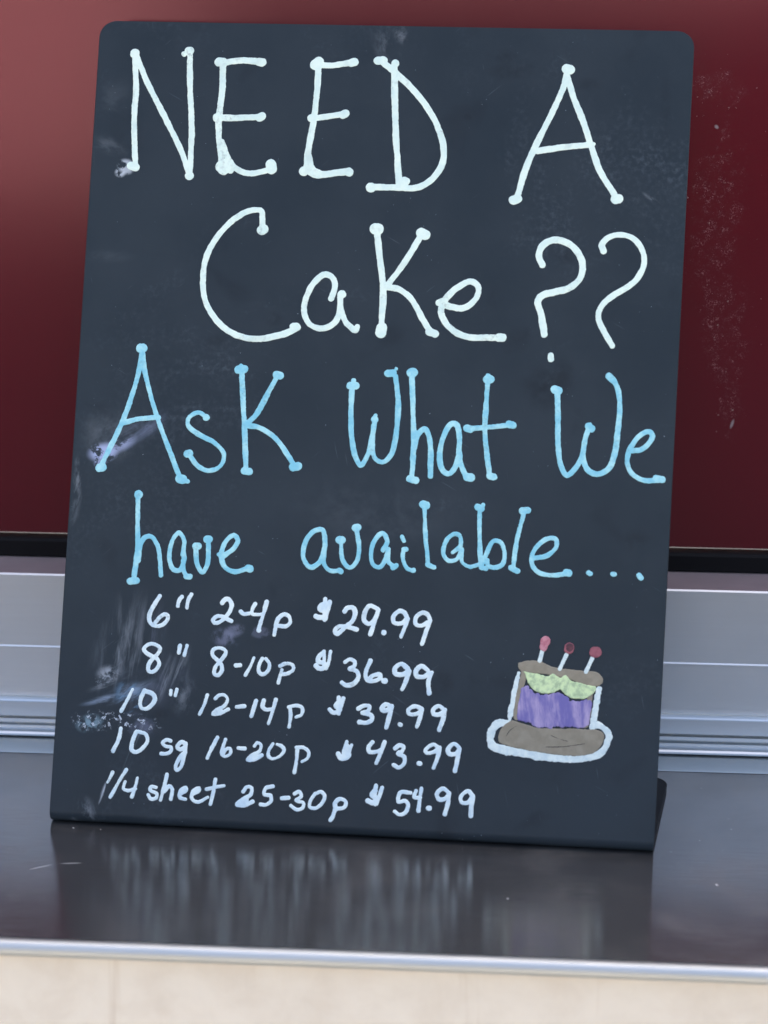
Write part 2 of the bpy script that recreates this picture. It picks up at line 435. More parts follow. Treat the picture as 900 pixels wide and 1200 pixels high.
prof = [(0.0, 0.0002), (0.0, 0.0005), (-0.0248, 0.0005), (-0.0256, 0.0003), (-0.0256, 0.0002)]
extrude('base_flange', prof, -HALF, HALF, mat_alu('flat_aluminium', (0.62, 0.67, 0.69), 0.34, 0.42), tr, S0)

# the shelf with its rolled front edge
YF = -0.1100; FS = -0.0133
sh = thing('metal_shelf', 'dark stainless steel counter shelf the chalkboard stands on', 'shelf', (0, 0, 0))
top = [(0.16, 0.0), (YF + 0.0012, 0.0), (YF + 0.0012, -0.004), (0.16, -0.004)]
st = extrude('shelf_top', top, -HALF, HALF, mat_shelf(), sh, FS)
uv = st.data.uv_layers.new(name='grain')          # the grain of the steel runs along the shelf
for lp in st.data.loops:
    p = st.data.vertices[lp.vertex_index].co
    uv.data[lp.index].uv = (p.x, p.y)
r = 0.0035
nose = [(YF + 0.0008, -0.0002)] + arc(YF - 0.0002, -0.0002 - r, r, 90, 270, 12) + [(YF + 0.0008, -0.0002 - 2 * r)]
extrude('front_lip', nose, -HALF, HALF, mat_alu('lip_aluminium', (0.50, 0.53, 0.54), 0.48, 0.58), sh, FS)

# board closing the counter below the shelf
fp = extrude('counter_front', [(YF + 0.004, -0.0075), (YF + 0.004, GZ + 0.02), (YF + 0.024, GZ + 0.02), (YF + 0.024, -0.0075)], -HALF, HALF, mat_cream(), None, FS)
tag(fp, 'cream painted counter front below the metal lip of the shelf', 'counter front')

# ------------------------------------------------------------------ the chalkboard sign
QUAD = [[-0.13412, 0.37621], [0.1437, 0.37537], [0.1376, 0.0], [-0.1376, 0.0]]          # top left, top right, bottom right, bottom left, in the plane of the board
TILT = 0.3531
ORG = [-0.00021, -0.00662, 0.0]
sign = thing('chalkboard_sign', 'black handwritten chalkboard cake price sign leaning back on the metal shelf', 'sign', (ORG[0], ORG[1], 0.0003), -0.05326)
BOARD = mat_board()
TH, RB = 0.0028, 0.0046
def ul(v, side):
    a, b = (QUAD[3], QUAD[0]) if side < 0 else (QUAD[2], QUAD[1])
    t = v / max(a[1] + b[1], 1e-6)
    return a[0] + (b[0] - a[0]) * t
def vtop(u):
    return QUAD[0][1] + (QUAD[1][1] - QUAD[0][1]) * (u - QUAD[0][0]) / (QUAD[1][0] - QUAD[0][0])
def section(u0, u1, pos, nor, b=0.0004):
    out = []
    for u, d in ((u0 + b, 0), (u1 - b, 0), (u1, b), (u1, TH - b), (u1 - b, TH), (u0 + b, TH), (u0, TH - b), (u0, b)):
        out.append((u, pos, nor, d))
    return out
def front_panel():
    v1 = RB / math.tan((math.pi / 2 - TILT) / 2)
    rows = []
    a0, a1 = math.pi, 2 * math.pi - (math.pi / 2 - TILT)
    for i in range(12, -1, -1):
        a = a0 + (a1 - a0) * i / 12
        rows.append((0.0, (RB + RB * math.cos(a), v1 + RB * math.sin(a)), (math.cos(a), math.sin(a)), 0, 0))
    hl, hr = QUAD[0][1], QUAD[1][1]
    rr = 0.0078
    fr = [i / 24 for i in range(1, 24)]
    body = [v1 + (1 - rr / hl - v1 / hl) * hl * f for f in fr]
    for v in body: rows.append((v, (0, v), (-1, 0), 0, 0))
    for i in range(11):
        a = math.pi / 2 * i / 10
        v = hl - rr + rr * math.sin(a)
        ins = rr * (1 - math.cos(a))
        rows.append((v, (0, v), (-1, 0), ins, 0))
    V, F = [], []
    for (v, pos, nor, ins, _) in rows:
        u0, u1 = ul(v, -1) + ins, ul(v, 1) - ins
        for (u, p, n, d) in section(u0, u1, pos, nor):
            z = p[1] - n[1] * d
            if v > 0.05: z *= 1 + (vtop(u) / hl - 1) * min(1, v / hl)
            V.append((u, p[0] - n[0] * d, z))
    n = 8
    for i in range(len(rows) - 1):
        for j in range(n):
            a, b = i * n + j, i * n + (j + 1) % n
            F.append((a, b, b + n, a + n))
    F.append(tuple(range((len(rows) - 1) * n, len(rows) * n)))
    o = mesh_obj('front_panel', V, F, BOARD, sign)
    for p in o.data.polygons: p.use_smooth = len(p.vertices) == 4
    o.data.set_sharp_from_angle(angle=math.radians(35))
    o.rotation_euler = (-TILT, 0, 0)
    return o
panel = front_panel()
def foot():
    v1 = RB / math.tan((math.pi / 2 - TILT) / 2)
    D, sk, rr = 0.0835, 0.0082, 0.008
    hw = QUAD[2][0]
    out = [(-hw, v1), (hw, v1)]
    for i in range(9):
        a = math.pi / 2 * i / 8
        out.append((hw - rr + rr * math.cos(a) + sk, D - rr + rr * math.sin(a)))
    for i in range(9):
        a = math.pi / 2 + math.pi / 2 * i / 8
        out.append((-hw + rr + rr * math.cos(a) + sk, D - rr + rr * math.sin(a)))
    n = len(out); b = 0.0004
    cx, cy = sk / 2, D / 2
    def inset(q, k): return (q[0] - math.copysign(k, q[0] - cx), q[1] - (k if q[1] > v1 + 1e-6 else 0))
    V = [(*inset(q, b), 0) for q in out] + [(*q, b) for q in out] + [(*q, TH - b) for q in out] + [(*inset(q, b), TH) for q in out]
    F = []
    for l in range(3):
        for j in range(n):
            if j == 0: continue
            a, c = l * n + j, l * n + (j + 1) % n
            F.append((a, c, c + n, a + n))
    F += [tuple(range(n))[::-1], tuple(range(3 * n, 4 * n))]
    return mesh_obj('foot', V, F, mat_plain('black_acrylic', (0.008, 0.009, 0.011), 0.6, 0, 0.12, 60, 0.2), sign)
foot()

# ------------------------------------------------------------------ handwriting: wet paint-pen strokes as one relief per text row
def smooth_path(P, step):
    P = [np.array(p, float) for p in P]
    if len(P) < 3:
        if len(P) == 1: return np.array(P)
        m = max(2, int(np.linalg.norm(P[1] - P[0]) / step))
        return np.array([P[0] + (P[1] - P[0]) * i / m for i in range(m + 1)])
    Q = [2 * P[0] - P[1]] + P + [2 * P[-1] - P[-2]]
    out = []
    for i in range(1, len(Q) - 2):
        p0, p1, p2, p3 = Q[i - 1:i + 3]
        d0, d1, d2 = [max(np.linalg.norm(b - a) ** 0.5, 1e-3) for a, b in ((p0, p1), (p1, p2), (p2, p3))]
        m1 = (p1 - p0) / d0 - (p2 - p0) / (d0 + d1) + (p2 - p1) / d1
        m2 = (p2 - p1) / d1 - (p3 - p1) / (d1 + d2) + (p3 - p2) / d2
        m1, m2 = m1 * d1, m2 * d1
        m = max(2, int(np.linalg.norm(p2 - p1) / step))
        for k in range(m):
            t = k / m
            out.append((2 * t**3 - 3 * t**2 + 1) * p1 + (t**3 - 2 * t**2 + t) * m1 + (-2 * t**3 + 3 * t**2) * p2 + (t**3 - t**2) * m2)
    out.append(P[-1])
    return np.array(out)

def value_noise(X, Y, cell, seed):
    rs = np.random.RandomState(seed)
    G = rs.rand(128, 128)
    x, y = X / cell, Y / cell
    ix, iy = np.floor(x).astype(int), np.floor(y).astype(int)
    fx, fy = x - ix, y - iy
    fx, fy = fx * fx * (3 - 2 * fx), fy * fy * (3 - 2 * fy)
    g = lambda a, b: G[a % 128, b % 128]
    return (g(ix, iy) * (1 - fx) + g(ix + 1, iy) * fx) * (1 - fy) + (g(ix, iy + 1) * (1 - fx) + g(ix + 1, iy + 1) * fx) * fy - 0.5

def relief(name, shapes, mat, parent, cell, lift, height, edge, rough=0.14, seed=1, hole=None):
    """shapes: ('st', radius, points) or ('poly', points) in mm; returns one mesh whose surface swells like dried paint"""
    paths = []
    for s in shapes:
        if s[0] == 'st': paths.append((s[1] * (0.86 if s[1] > 1.35 and parent is sign else 0.93 if s[1] > 1.0 and height > 0.155 else 1.0), smooth_path(s[2], 0.5)))
        else: paths.append((None, smooth_path(s[1] + [s[1][0]], 0.8)))
    allp = np.concatenate([p for _, p in paths])
    lo = allp.min(0) - 5; hi = allp.max(0) + 5
    nx, ny = int((hi[0] - lo[0]) / cell) + 2, int((hi[1] - lo[1]) / cell) + 2
    gx = lo[0] + np.arange(nx) * cell; gy = lo[1] + np.arange(ny) * cell
    D = np.full((nx, ny), 9.0)
    def seg_min(i0, i1, j0, j1, P):
        XX, YY = np.meshgrid(gx[i0:i1], gy[j0:j1], indexing='ij')
        best = np.full(XX.shape, 1e9)
        if len(P) == 1: return np.hypot(XX - P[0][0], YY - P[0][1]), XX, YY
        for a, b in zip(P[:-1], P[1:]):
            ab = b - a; L = max(ab @ ab, 1e-9)
            t = np.clip(((XX - a[0]) * ab[0] + (YY - a[1]) * ab[1]) / L, 0, 1)
            best = np.minimum(best, (XX - a[0] - t * ab[0]) ** 2 + (YY - a[1] - t * ab[1]) ** 2)
        return np.sqrt(best), XX, YY
    for r, P in paths:
        pad = (r or 0) + 3
        if r is not None and len(P) > 14:
            chunks = [P[i:i + 13] for i in range(0, len(P) - 1, 12)]
        else: chunks = [P]
        for c in chunks:
            a, b = c.min(0) - pad, c.max(0) + pad
            i0, i1 = max(0, int((a[0] - lo[0]) / cell)), min(nx, int((b[0] - lo[0]) / cell) + 2)
            j0, j1 = max(0, int((a[1] - lo[1]) / cell)), min(ny, int((b[1] - lo[1]) / cell) + 2)
            d, XX, YY = seg_min(i0, i1, j0, j1, c)
            if r is None:
                ins = np.zeros(XX.shape, bool)
                for p, q in zip(c[:-1], c[1:]):
                    cr = (p[1] > YY) != (q[1] > YY)
                    with np.errstate(divide='ignore', invalid='ignore'):
                        xi = (q[0] - p[0]) * (YY - p[1]) / (q[1] - p[1]) + p[0]
                    ins ^= cr & (XX < xi)
                d = np.where(ins, -d, d)
            else: d = d - r
            D[i0:i1, j0:j1] = np.minimum(D[i0:i1, j0:j1], d)
    GX, GY = np.meshgrid(gx, gy, indexing='ij')
    D = D + rough * (1.1 * value_noise(GX, GY, 2.6, seed) + 0.9 * value_noise(GX, GY, 0.9, seed + 5) + 1.5 * value_noise(GX, GY, 7.0, seed + 3)) * 2
    # marching triangles
    V = []; F = []; key = {}
    act = np.argwhere(np.minimum(np.minimum(D[:-1, :-1], D[1:, :-1]), np.minimum(D[:-1, 1:], D[1:, 1:])) < 0)
    Hs = value_noise(GX, GY, 1.6, seed + 9)
    def vert(i, j):
        k = (i, j)
        if k not in key:
            e = min(1.0, -D[i, j] / edge)
            key[k] = len(V)
            V.append((gx[i] / 1000, -(lift + height * (math.sqrt(max(0, 1 - (1 - e) ** 2)) * (1 + 0.5 * Hs[i, j]))) / 1000, gy[j] / 1000))
        return key[k]
    def cut(a, b):
        k = (a, b) if a < b else (b, a)
        if k not in key:
            da, db = D[a], D[b]
            t = da / (da - db)
            key[k] = len(V)
            V.append(((gx[a[0]] + (gx[b[0]] - gx[a[0]]) * t) / 1000, -lift * 0.25 / 1000, (gy[a[1]] + (gy[b[1]] - gy[a[1]]) * t) / 1000))
        return key[k]
    for i, j in act:
        i, j = int(i), int(j)
        q = ((i, j), (i + 1, j), (i + 1, j + 1), (i, j + 1))
        if all(D[c] < 0 for c in q):
            F.append(tuple(vert(*c) for c in q)); continue
        for tri in ((q[0], q[1], q[2]), (q[0], q[2], q[3])):
            ins = [D[c] < 0 for c in tri]
            if not any(ins): continue
            poly = []
            for m in range(3):
                a, b = tri[m], tri[(m + 1) % 3]
                if ins[m]: poly.append(vert(*a))
                if ins[m] != ins[(m + 1) % 3]: poly.append(cut(a, b))
            F.append(tuple(poly))
    me = bpy.data.meshes.new(name)
    me.from_pydata(V, [], F)
    me.materials.append(mat)
    me.polygons.foreach_set('use_smooth', [True] * len(me.polygons))
    o = bpy.data.objects.new(name, me)
    COL.objects.link(o)
    o.parent = parent
    if parent is sign: o.rotation_euler = (-TILT, 0, 0)
    return o

LINES = {
'need':[[1.576,[[-116.6,360.77],[-115.32,344.45],[-115.33,329.5],[-113.6,307.18]]],[2.627,[[-116.73,360.77]]],[2.364,[[-115.76,307.14],[-113.56,306.51]]],[1.576,[[-116.15,360.1],[-110.48,347.94],[-97.78,325.1],[-91.79,313.73],[-88.08,304.36]]],[1.576,[[-90.49,361.88],[-89.62,344.91],[-87.77,324.63],[-87.78,303.69]]],[2.364,[[-91.07,362.55],[-90.53,362.56]]],[1.576,[[-93.15,360.88]]],[2.364,[[-87.74,303.02]]],[1.707,[[-74.57,356.71],[-74.2,343.83],[-75.17,330.96],[-74.66,320.84],[-73.45,312.77],[-72.64,307.39]]],[1.576,[[-73.25,319.52],[-70.19,312.16],[-65.91,306.87],[-59.77,304.71],[-49.18,306.96]]],[1.97,[[-72.51,310.09],[-68.55,306.14]]],[2.364,[[-76.49,357.36],[-74.34,357.39]]],[2.233,[[-57.4,357.68],[-56.04,357.43]]],[2.364,[[-76.1,330.81]]],[2.364,[[-56.11,331.19],[-55.06,331.75]]],[3.152,[[-73.19,307.65],[-71.78,306.33]]],[2.889,[[-49.68,308.97],[-49.19,307.09]]],[1.707,[[-75.39,356.97],[-65.76,358.22],[-56.32,357.7]]],[1.707,[[-76.1,330.81],[-65.75,330.87],[-55.59,331.47]]],[2.889,[[-31.1,356.77],[-29.56,358.15]]],[1.707,[[-30.56,356.78],[-22.81,356.64],[-12.9,358.43]]],[2.233,[[-14.08,358.0],[-12.77,358.43]]],[1.707,[[-29.5,356.8],[-29.6,344.64],[-30.44,331.15],[-32.41,316.32],[-32.77,306.91]]],[2.101,[[-31.78,331.39]]],[1.707,[[-31.65,331.4],[-27.01,331.89],[-16.44,333.71]]],[2.364,[[-16.95,333.3],[-15.91,333.85]]],[2.627,[[-34.07,306.21]]],[1.839,[[-33.04,306.91],[-28.41,304.86],[-21.79,305.41],[-13.22,306.67]]],[2.364,[[-12.93,306.27]]],[1.576,[[-32.02,313.64],[-30.14,307.64],[-26.45,305.44]]],[2.233,[[-1.89,359.15],[0.75,359.46]]],[2.101,[[6.39,358.08]]],[1.707,[[-0.57,359.31],[5.21,354.69],[13.48,347.44],[21.12,338.85],[27.5,328.26],[30.58,317.63],[29.6,309.6],[24.62,302.83],[18.17,299.62],[10.26,299.57],[-2.3,299.56]]],[2.627,[[-2.42,299.29]]],[1.707,[[5.92,356.72],[6.91,339.93],[8.14,323.86],[10.55,301.85]]],[2.101,[[12.76,302.83],[13.82,302.59]]]],
'a':[[2.758,[[85.68,356.74],[87.26,356.5]]],[1.707,[[85.76,354.74],[84.44,348.04],[79.67,335.95],[73.65,322.52],[68.89,310.45],[65.49,297.1]]],[2.364,[[63.49,294.93],[65.54,295.78]]],[1.707,[[85.78,354.07],[89.15,344.13],[94.15,332.24],[98.48,320.37],[102.78,309.2],[109.63,298.77]]],[2.495,[[110.22,296.54],[111.51,296.84]]],[1.707,[[74.08,318.01],[85.48,320.1],[97.79,321.42]]],[1.313,[[99.08,321.71]]]],
'cake':[[2.697,[[-52.3,278.18],[-51.54,278.59]]],[1.637,[[-52.16,279.26],[-52.37,283.68],[-53.13,287.1],[-56.48,287.51],[-62.26,285.41],[-68.85,279.84],[-73.92,273.33],[-77.89,264.38],[-78.82,253.57],[-77.39,244.79],[-73.08,237.09],[-66.41,230.93],[-59.42,227.92],[-51.58,227.17],[-43.86,228.66],[-38.11,230.49],[-33.37,233.15]]],[2.215,[[-35.32,233.29],[-33.97,233.33]]],[1.637,[[-18.48,246.9],[-17.23,251.32],[-17.41,255.21],[-19.46,257.59],[-22.39,258.0],[-26.6,254.48],[-30.14,247.07],[-30.79,240.23],[-28.12,234.96],[-22.68,232.88],[-17.44,234.78],[-14.47,239.72],[-14.15,247.51]]],[2.408,[[-13.73,248.98]]],[1.541,[[-14.44,247.5],[-13.35,240.72],[-10.7,235.46],[-7.19,232.74]]],[1.594,[[-10.71,235.5],[-6.64,232.65],[-5.85,234.16]]],[2.942,[[0.36,279.91],[1.84,279.95]]],[1.716,[[1.11,279.81],[3.16,266.82],[5.23,253.25],[5.31,234.73]]],[3.064,[[5.59,233.99],[5.2,231.76]]],[1.655,[[22.32,278.47],[18.9,272.18],[14.34,264.02],[6.83,253.3]]],[2.697,[[21.82,278.7],[23.58,277.75]]],[1.655,[[6.84,253.05],[12.4,252.21],[18.74,247.44],[24.0,238.96],[27.92,232.92]]],[2.206,[[27.44,232.66],[30.16,232.0]]],[1.716,[[31.27,246.31],[32.7,247.09]]],[1.716,[[32.0,246.33],[37.2,244.63],[43.31,244.43],[48.59,249.5],[49.0,254.44],[45.86,256.57],[40.47,254.21],[34.6,248.5],[32.41,242.28],[35.08,236.81],[40.14,232.66],[46.3,230.75],[53.6,230.84],[60.88,231.05]]],[2.329,[[59.42,231.01],[61.12,231.06]]]],
'marks':[[1.821,[[78.06,265.18],[76.35,268.79],[77.3,273.39],[80.79,276.34],[85.28,276.79],[90.41,274.87],[94.51,270.4],[96.4,264.74],[95.15,259.01],[90.59,254.9],[83.93,252.78],[78.6,251.04],[76.67,248.48],[78.51,241.47],[80.18,232.99]]],[1.537,[[83.46,223.44],[83.52,221.85]]],[1.65,[[105.65,272.4],[104.76,275.23],[107.66,278.72],[113.22,280.0],[118.87,278.43],[122.95,273.41],[124.26,267.75],[122.25,261.44],[117.41,256.2],[110.85,252.04],[105.99,247.36],[104.27,242.2],[106.37,236.59],[111.12,228.8]]]],
'ask':[[2.495,[[-106.59,221.27],[-105.52,221.3]]],[1.248,[[-105.69,219.43],[-107.13,208.72],[-110.44,195.32],[-113.32,186.59],[-118.07,175.15],[-122.25,165.73]]],[2.364,[[-122.87,164.78],[-121.55,165.09]]],[1.248,[[-105.69,219.43],[-103.85,210.16],[-99.81,196.99],[-95.91,186.5],[-91.36,176.06],[-85.31,162.4]]],[2.495,[[-84.98,161.09],[-83.63,160.75]]],[1.051,[[-82.54,160.26],[-81.2,160.04]]],[1.313,[[-112.63,186.21],[-105.37,188.18],[-96.72,189.13]]],[1.707,[[-96.45,189.13]]],[1.97,[[-74.07,189.87]]],[1.182,[[-74.07,189.87],[-77.51,192.01],[-82.05,189.61],[-82.55,186.28],[-76.99,181.84],[-69.49,178.13],[-64.98,173.0],[-66.3,167.69],[-71.49,165.26],[-76.92,167.31],[-81.17,172.45]]],[1.97,[[-82.11,172.68],[-81.06,172.98]]],[2.233,[[-59.9,212.57],[-57.53,212.91]]],[1.182,[[-58.92,214.2]]],[1.313,[[-58.56,212.22],[-57.14,197.04],[-55.83,183.87],[-54.33,166.79]]],[2.101,[[-54.94,165.72],[-52.81,165.53]]],[1.313,[[-41.5,210.76],[-45.48,202.7],[-50.92,191.95],[-55.33,187.18]]],[2.233,[[-42.29,210.73],[-40.68,210.39]]],[1.313,[[-55.31,186.79],[-49.31,186.07],[-41.82,181.7],[-35.51,174.02],[-31.97,168.89]]],[2.364,[[-32.59,168.21],[-30.51,168.68]]]],
'what':[[2.049,[[-7.79,206.76],[-5.28,206.84]]],[1.366,[[-6.41,209.08]]],[1.309,[[-6.98,206.55],[-6.98,194.0],[-6.02,182.65],[-4.18,174.75],[-1.37,170.31],[1.49,174.95],[3.36,184.1],[4.19,190.95]]],[2.049,[[4.16,191.52]]],[1.024,[[4.43,193.24]]],[1.309,[[3.72,188.66],[3.51,180.7],[4.94,173.93],[8.43,172.01],[12.25,175.32],[14.12,184.46],[14.66,198.12],[12.93,211.74]]],[2.049,[[9.24,213.0],[11.73,213.3]]],[0.911,[[13.01,215.17]]],[2.276,[[19.66,213.66],[21.02,213.82]]],[1.366,[[20.23,213.68],[21.55,196.07],[22.51,179.08],[22.32,164.91]]],[1.935,[[21.31,164.76],[24.28,164.19]]],[1.252,[[22.85,179.09],[24.27,185.37],[27.34,187.86],[29.79,183.29],[30.73,166.34]]],[1.423,[[43.23,177.52],[43.24,185.45],[41.57,190.49],[39.31,190.64],[36.15,185.21],[34.61,176.09],[36.24,169.36],[39.13,167.77],[41.82,170.69],[43.57,177.53]]],[1.252,[[43.57,177.53],[44.59,171.92],[47.04,166.92]]],[2.049,[[47.62,166.6],[49.42,166.44]]],[2.276,[[54.8,211.68],[56.38,211.61]]],[0.797,[[54.94,213.73]]],[1.423,[[55.31,213.06],[54.82,197.16],[54.85,188.1],[56.2,176.84],[57.66,168.43]]],[2.049,[[57.92,167.53],[59.51,167.03]]],[1.366,[[47.28,188.75],[54.57,189.45],[66.3,190.97]]],[1.821,[[46.48,188.95],[48.07,188.55]]],[2.049,[[65.73,191.29],[67.43,191.01]]]],
'we':[[2.215,[[85.83,207.98],[87.46,207.45]]],[1.348,[[87.11,206.77],[87.78,193.89],[88.43,181.51],[89.98,172.99],[92.67,168.99],[96.15,171.78],[99.22,178.07],[100.36,185.72],[102.2,191.98]]],[2.023,[[101.84,191.49],[103.01,190.58]]],[1.348,[[100.39,184.77],[99.73,177.13],[102.29,171.52],[106.58,169.96],[111.2,172.31],[113.79,178.57],[114.87,188.12],[115.56,200.52],[114.63,208.12],[112.58,212.84]]],[1.83,[[110.15,214.86],[111.81,213.19]]],[1.348,[[121.41,181.02],[125.89,181.84],[129.52,185.28],[130.53,188.64],[128.89,190.01],[124.74,187.97],[120.73,181.66],[119.71,175.93],[122.05,170.79],[127.3,167.94],[133.85,168.08]]],[1.83,[[132.88,168.99],[135.52,168.52]]]],
'have':[[2.408,[[-103.92,153.04]]],[1.204,[[-104.06,151.88],[-103.46,136.92],[-103.04,129.22],[-103.98,113.77]]],[1.734,[[-105.69,112.93],[-102.59,113.34]]],[1.348,[[-103.09,126.32],[-103.89,115.7]]],[1.204,[[-102.3,122.5],[-101.73,130.23],[-99.65,133.49],[-96.74,133.8],[-93.59,129.58],[-92.26,122.89],[-91.42,116.19]]],[1.156,[[-81.71,126.19],[-81.58,132.93],[-84.17,136.01],[-87.17,131.75],[-87.93,124.02],[-85.93,119.29],[-82.8,118.84],[-81.08,123.33],[-81.52,128.12]]],[1.059,[[-81.47,123.32],[-80.83,118.54],[-78.95,115.92]]],[1.637,[[-79.54,116.09],[-77.99,116.15]]],[1.926,[[-75.99,130.26],[-74.82,130.3]]],[1.204,[[-75.77,129.79],[-75.01,122.61],[-72.27,118.3],[-70.12,121.84],[-70.07,132.41]]],[1.926,[[-70.9,133.53],[-69.74,133.58]]],[1.059,[[-65.03,126.84]]],[1.204,[[-63.24,125.95],[-58.11,129.99],[-56.56,133.89],[-58.4,135.93],[-61.68,133.5],[-63.97,126.88],[-62.03,121.2],[-57.57,119.17],[-52.79,120.42],[-50.91,121.45]]],[2.023,[[-51.09,121.06],[-50.1,120.71]]]],
'avail':[[1.158,[[-16.1,134.22],[-17.57,139.97],[-21.17,139.33],[-24.99,134.88],[-25.82,126.85],[-22.6,122.67],[-18.19,125.15],[-16.37,131.21],[-16.24,137.22]]],[1.007,[[-16.16,131.22],[-16.14,124.23],[-13.51,121.54],[-8.69,121.53]]],[1.359,[[-9.1,121.71],[-8.27,121.15]]],[2.215,[[-9.54,135.67],[-8.53,135.51]]],[1.108,[[-8.88,134.5],[-7.72,126.55],[-4.35,123.1],[-1.37,125.81],[-0.44,131.83],[-1.84,140.76]]],[2.114,[[-2.38,141.54],[-1.58,141.57]]],[1.057,[[10.57,131.76],[12.39,135.81],[10.23,139.52],[6.86,136.6],[5.15,130.05],[6.38,124.92],[9.42,123.94],[11.77,127.32],[13.05,132.35]]],[1.007,[[12.89,131.35],[13.31,126.38],[16.38,124.51]]],[1.41,[[15.41,123.98],[16.96,124.93]]],[1.108,[[20.02,132.62],[19.8,128.63],[21.89,123.94],[24.43,122.84]]],[1.309,[[24.82,123.06]]],[1.41,[[20.03,132.42],[21.03,132.46]]],[1.057,[[18.99,138.16],[19.86,136.4]]],[2.114,[[28.12,153.27],[29.33,152.91]]],[1.007,[[28.63,152.89],[29.72,138.97],[31.44,126.6]]],[1.51,[[31.27,125.9],[34.1,124.82]]],[1.057,[[42.45,132.0],[45.8,135.11],[45.11,139.85],[42.61,140.26],[39.45,137.35],[38.2,131.34],[40.62,128.15],[44.07,128.78],[46.37,133.14]]],[1.007,[[46.35,133.64],[46.9,127.7],[50.15,125.85],[53.59,126.48]]],[1.094,[[50.57,125.58],[54.29,126.81]]],[1.97,[[53.01,153.0],[54.55,152.41]]],[1.204,[[55.35,153.96]]],[1.094,[[53.77,153.03],[54.24,141.16],[55.39,126.1]]],[1.313,[[55.63,125.57],[57.8,125.11]]],[1.094,[[55.8,126.65],[57.84,132.12],[60.84,137.85],[64.09,137.22],[65.92,131.9],[65.02,127.23],[61.32,125.68],[58.59,126.76],[58.29,128.9]]],[1.861,[[73.3,152.02],[75.65,152.33]]],[1.094,[[74.08,151.08],[71.69,140.74],[70.46,131.0],[70.24,125.61]]],[1.532,[[69.15,125.99],[72.0,124.6]]],[1.094,[[78.84,130.79],[85.21,132.11],[89.33,136.57],[88.67,139.88],[84.92,139.74],[79.74,135.13],[78.26,129.15],[81.21,124.64],[87.69,123.29],[95.12,124.45]]],[1.97,[[94.25,124.84],[95.33,124.67]]],[1.204,[[104.06,125.12],[104.93,124.73]]],[1.204,[[114.92,125.02],[115.78,124.84]]],[1.313,[[126.83,124.85],[127.71,123.82]]]],
'six':[[0.998,[[-91.46,106.69],[-93.15,103.64],[-95.08,99.9],[-95.86,96.47],[-95.04,93.99],[-93.12,92.82],[-90.21,93.15],[-87.68,95.5],[-87.27,97.76],[-88.89,98.32],[-90.94,96.93],[-93.33,93.85]]],[0.893,[[-81.11,106.75],[-82.44,104.86],[-82.84,102.34]]],[0.946,[[-76.77,107.97],[-78.03,105.57],[-78.58,101.89]]],[0.946,[[-62.32,104.64],[-60.98,106.37],[-59.13,106.34],[-57.86,104.05],[-58.6,100.89],[-60.58,98.2],[-63.36,95.74],[-65.45,95.39],[-66.15,96.66],[-64.8,98.18],[-62.17,98.5],[-59.75,97.45],[-57.59,96.5]]],[0.946,[[-53.6,101.09],[-52.23,99.95],[-49.61,100.37]]],[0.867,[[-47.04,104.86],[-48.14,102.62],[-48.29,100.27],[-45.65,100.02],[-43.55,100.21]]],[0.919,[[-41.73,106.01],[-42.82,101.28],[-44.38,95.49],[-45.04,92.87]]],[1.051,[[-44.66,92.78]]],[0.946,[[-37.59,91.1],[-37.01,95.28],[-36.58,97.38],[-35.37,99.51],[-33.33,100.63],[-31.18,99.68],[-30.54,97.11],[-32.28,95.22],[-35.69,95.23]]],[0.893,[[-14.89,108.49],[-15.06,104.14],[-14.82,98.86]]],[0.893,[[-12.69,107.26],[-13.53,103.1],[-14.39,99.24]]],[1.116,[[-13.38,106.2],[-16.61,105.48],[-17.12,103.69],[-14.39,102.48],[-14.45,100.56],[-17.24,99.86],[-18.89,100.38]]],[1.005,[[-5.76,103.06],[-4.72,104.64],[-2.14,104.9],[-0.94,102.89],[-1.88,99.18],[-5.07,96.11],[-8.99,92.79],[-9.79,94.07],[-8.03,96.2],[-4.33,96.14],[0.15,95.01]]],[1.042,[[9.3,104.93],[5.56,106.09],[3.63,103.08],[3.5,99.4],[5.56,97.88],[8.05,99.96],[9.69,104.43],[8.1,98.86],[6.5,93.3]]],[1.191,[[12.57,94.29]]],[1.042,[[22.7,101.67],[21.51,103.67],[19.28,104.31],[16.66,101.79],[17.08,99.02],[20.62,98.8],[22.73,100.94]]],[1.005,[[23.18,100.81],[21.82,96.51],[20.51,92.8]]],[1.042,[[33.15,101.38],[32.19,103.17],[29.95,104.02],[26.96,101.85],[27.02,98.78],[29.47,98.08],[32.34,99.73]]],[1.005,[[33.4,100.65],[31.78,95.47],[30.18,89.92]]]],
